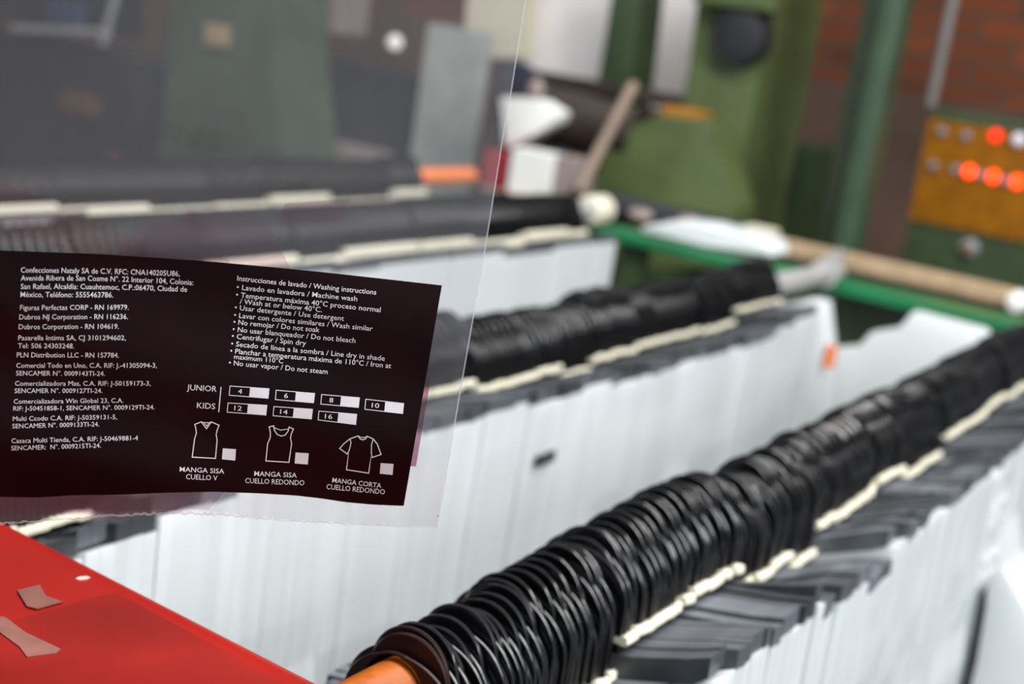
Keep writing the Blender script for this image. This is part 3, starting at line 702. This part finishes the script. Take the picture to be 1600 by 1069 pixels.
link('washing_lettering', to_mesh(bm, 'washing_lettering', INK), lab)
bm = bmesh.new()
put_text(bm, 'JUNIOR', 291.9, 609.5, 338.3, 612.3, 9, 1); put_text(bm, 'KIDS', 307.4, 637.7, 336.1, 639.6, 9, 1)
put_line(bm, [(345.4, 604.7), (341.7, 644.1)], 1.5)
def lerp(a, b, k): return (a[0] + (b[0] - a[0]) * k, a[1] + (b[1] - a[1]) * k)
for txt, TL, TR, BR, BLc in (('4', (318, 83), (535, 98), (529, 151), (313, 134)), ('6', (574, 106), (788, 124), (782, 176), (570, 158)), ('8', (827, 130), (1037, 148), (1031, 202), (822, 183)), ('10', (1072, 156), (1283, 180), (1277, 236), (1067, 212)),
                            ('12', (307, 177), (523, 190), (517, 244), (302, 228)), ('14', (562, 197), (776, 212), (770, 266), (557, 248)), ('16', (812, 222), (1022, 240), (1016, 297), (807, 271))):
    q = [c4(*p) for p in (TL, TR, BR, BLc)]
    put_line(bm, q, 1.1, True); put_quad(bm, [lerp(q[0], q[1], .515), q[1], q[2], lerp(q[3], q[2], .515)])
    ce = lerp(lerp(q[0], q[1], .27), lerp(q[3], q[2], .27), .74); hw = 3 if len(txt) == 1 else 5.8
    put_text(bm, txt, ce[0] - hw, ce[1] - hw * .09, ce[0] + hw, ce[1] + hw * .09, 7.4)
link('size_chart', to_mesh(bm, 'size_chart', INK), lab)
def icon(lines, sq, t1, t2):
    bm = bmesh.new()
    for pts, cl, wd in lines: put_line(bm, [c4(*p) for p in pts], wd, cl)
    put_quad(bm, [c4(*p) for p in sq]); put_text(bm, *t1); put_text(bm, *t2)
    return link('garment_icon', to_mesh(bm, 'garment_icon', INK), lab)
icon([([(122, 296), (158, 282), (187, 320), (214, 282), (257, 301), (246, 330), (241, 352), (246, 385), (237, 485), (108, 478), (121, 376), (131, 345), (128, 318)], True, 1.5), ([(158, 282), (172, 286), (202, 287), (214, 282)], False, 1.2), ([(172, 286), (188, 306), (202, 287)], False, 1.2)],
     [(278, 429), (351, 434), (347, 497), (273, 490)], ('MANGA SISA', 280.7, 736.9, 350.2, 740.3, 7.6, 2), ('CUELLO V', 290.5, 748.7, 339.5, 751, 8, 0))
icon([([(535, 310), (560, 304), (565, 330), (580, 352), (603, 361), (625, 355), (640, 335), (646, 311), (670, 322), (658, 350), (654, 372), (660, 402), (645, 507), (517, 499), (527, 402), (541, 370), (542, 340)], True, 1.5), ([(556, 306), (570, 318), (600, 328), (640, 322)], False, 1.2)],
     [(682, 452), (755, 457), (750, 519), (677, 513)], ('MANGA SISA', 397.1, 743.7, 463.5, 746.5, 7.6, 2), ('CUELLO REDONDO', 383, 754.9, 475.3, 758.6, 8, 0))
icon([([(985, 376), (1030, 360), (1040, 376), (1055, 382), (1070, 377), (1080, 362), (1112, 376), (1136, 405), (1157, 463), (1108, 480), (1104, 460), (1088, 567), (965, 548), (978, 440), (970, 461), (927, 430), (952, 402)], True, 1.5), ([(985, 376), (990, 400), (979, 445)], False, 1.3), ([(1112, 380), (1104, 410), (1103, 462)], False, 1.3), ([(1032, 362), (1045, 368), (1066, 369), (1079, 363)], False, 1.2)],
     [(1155, 511), (1226, 516), (1221, 577), (1150, 570)], ('MANGA CORTA', 518.9, 753.8, 595.4, 762.8, 7.6, 2), ('CUELLO REDONDO', 509.9, 764.2, 601, 772.7, 8, 0))
print('bags', n1, n2)
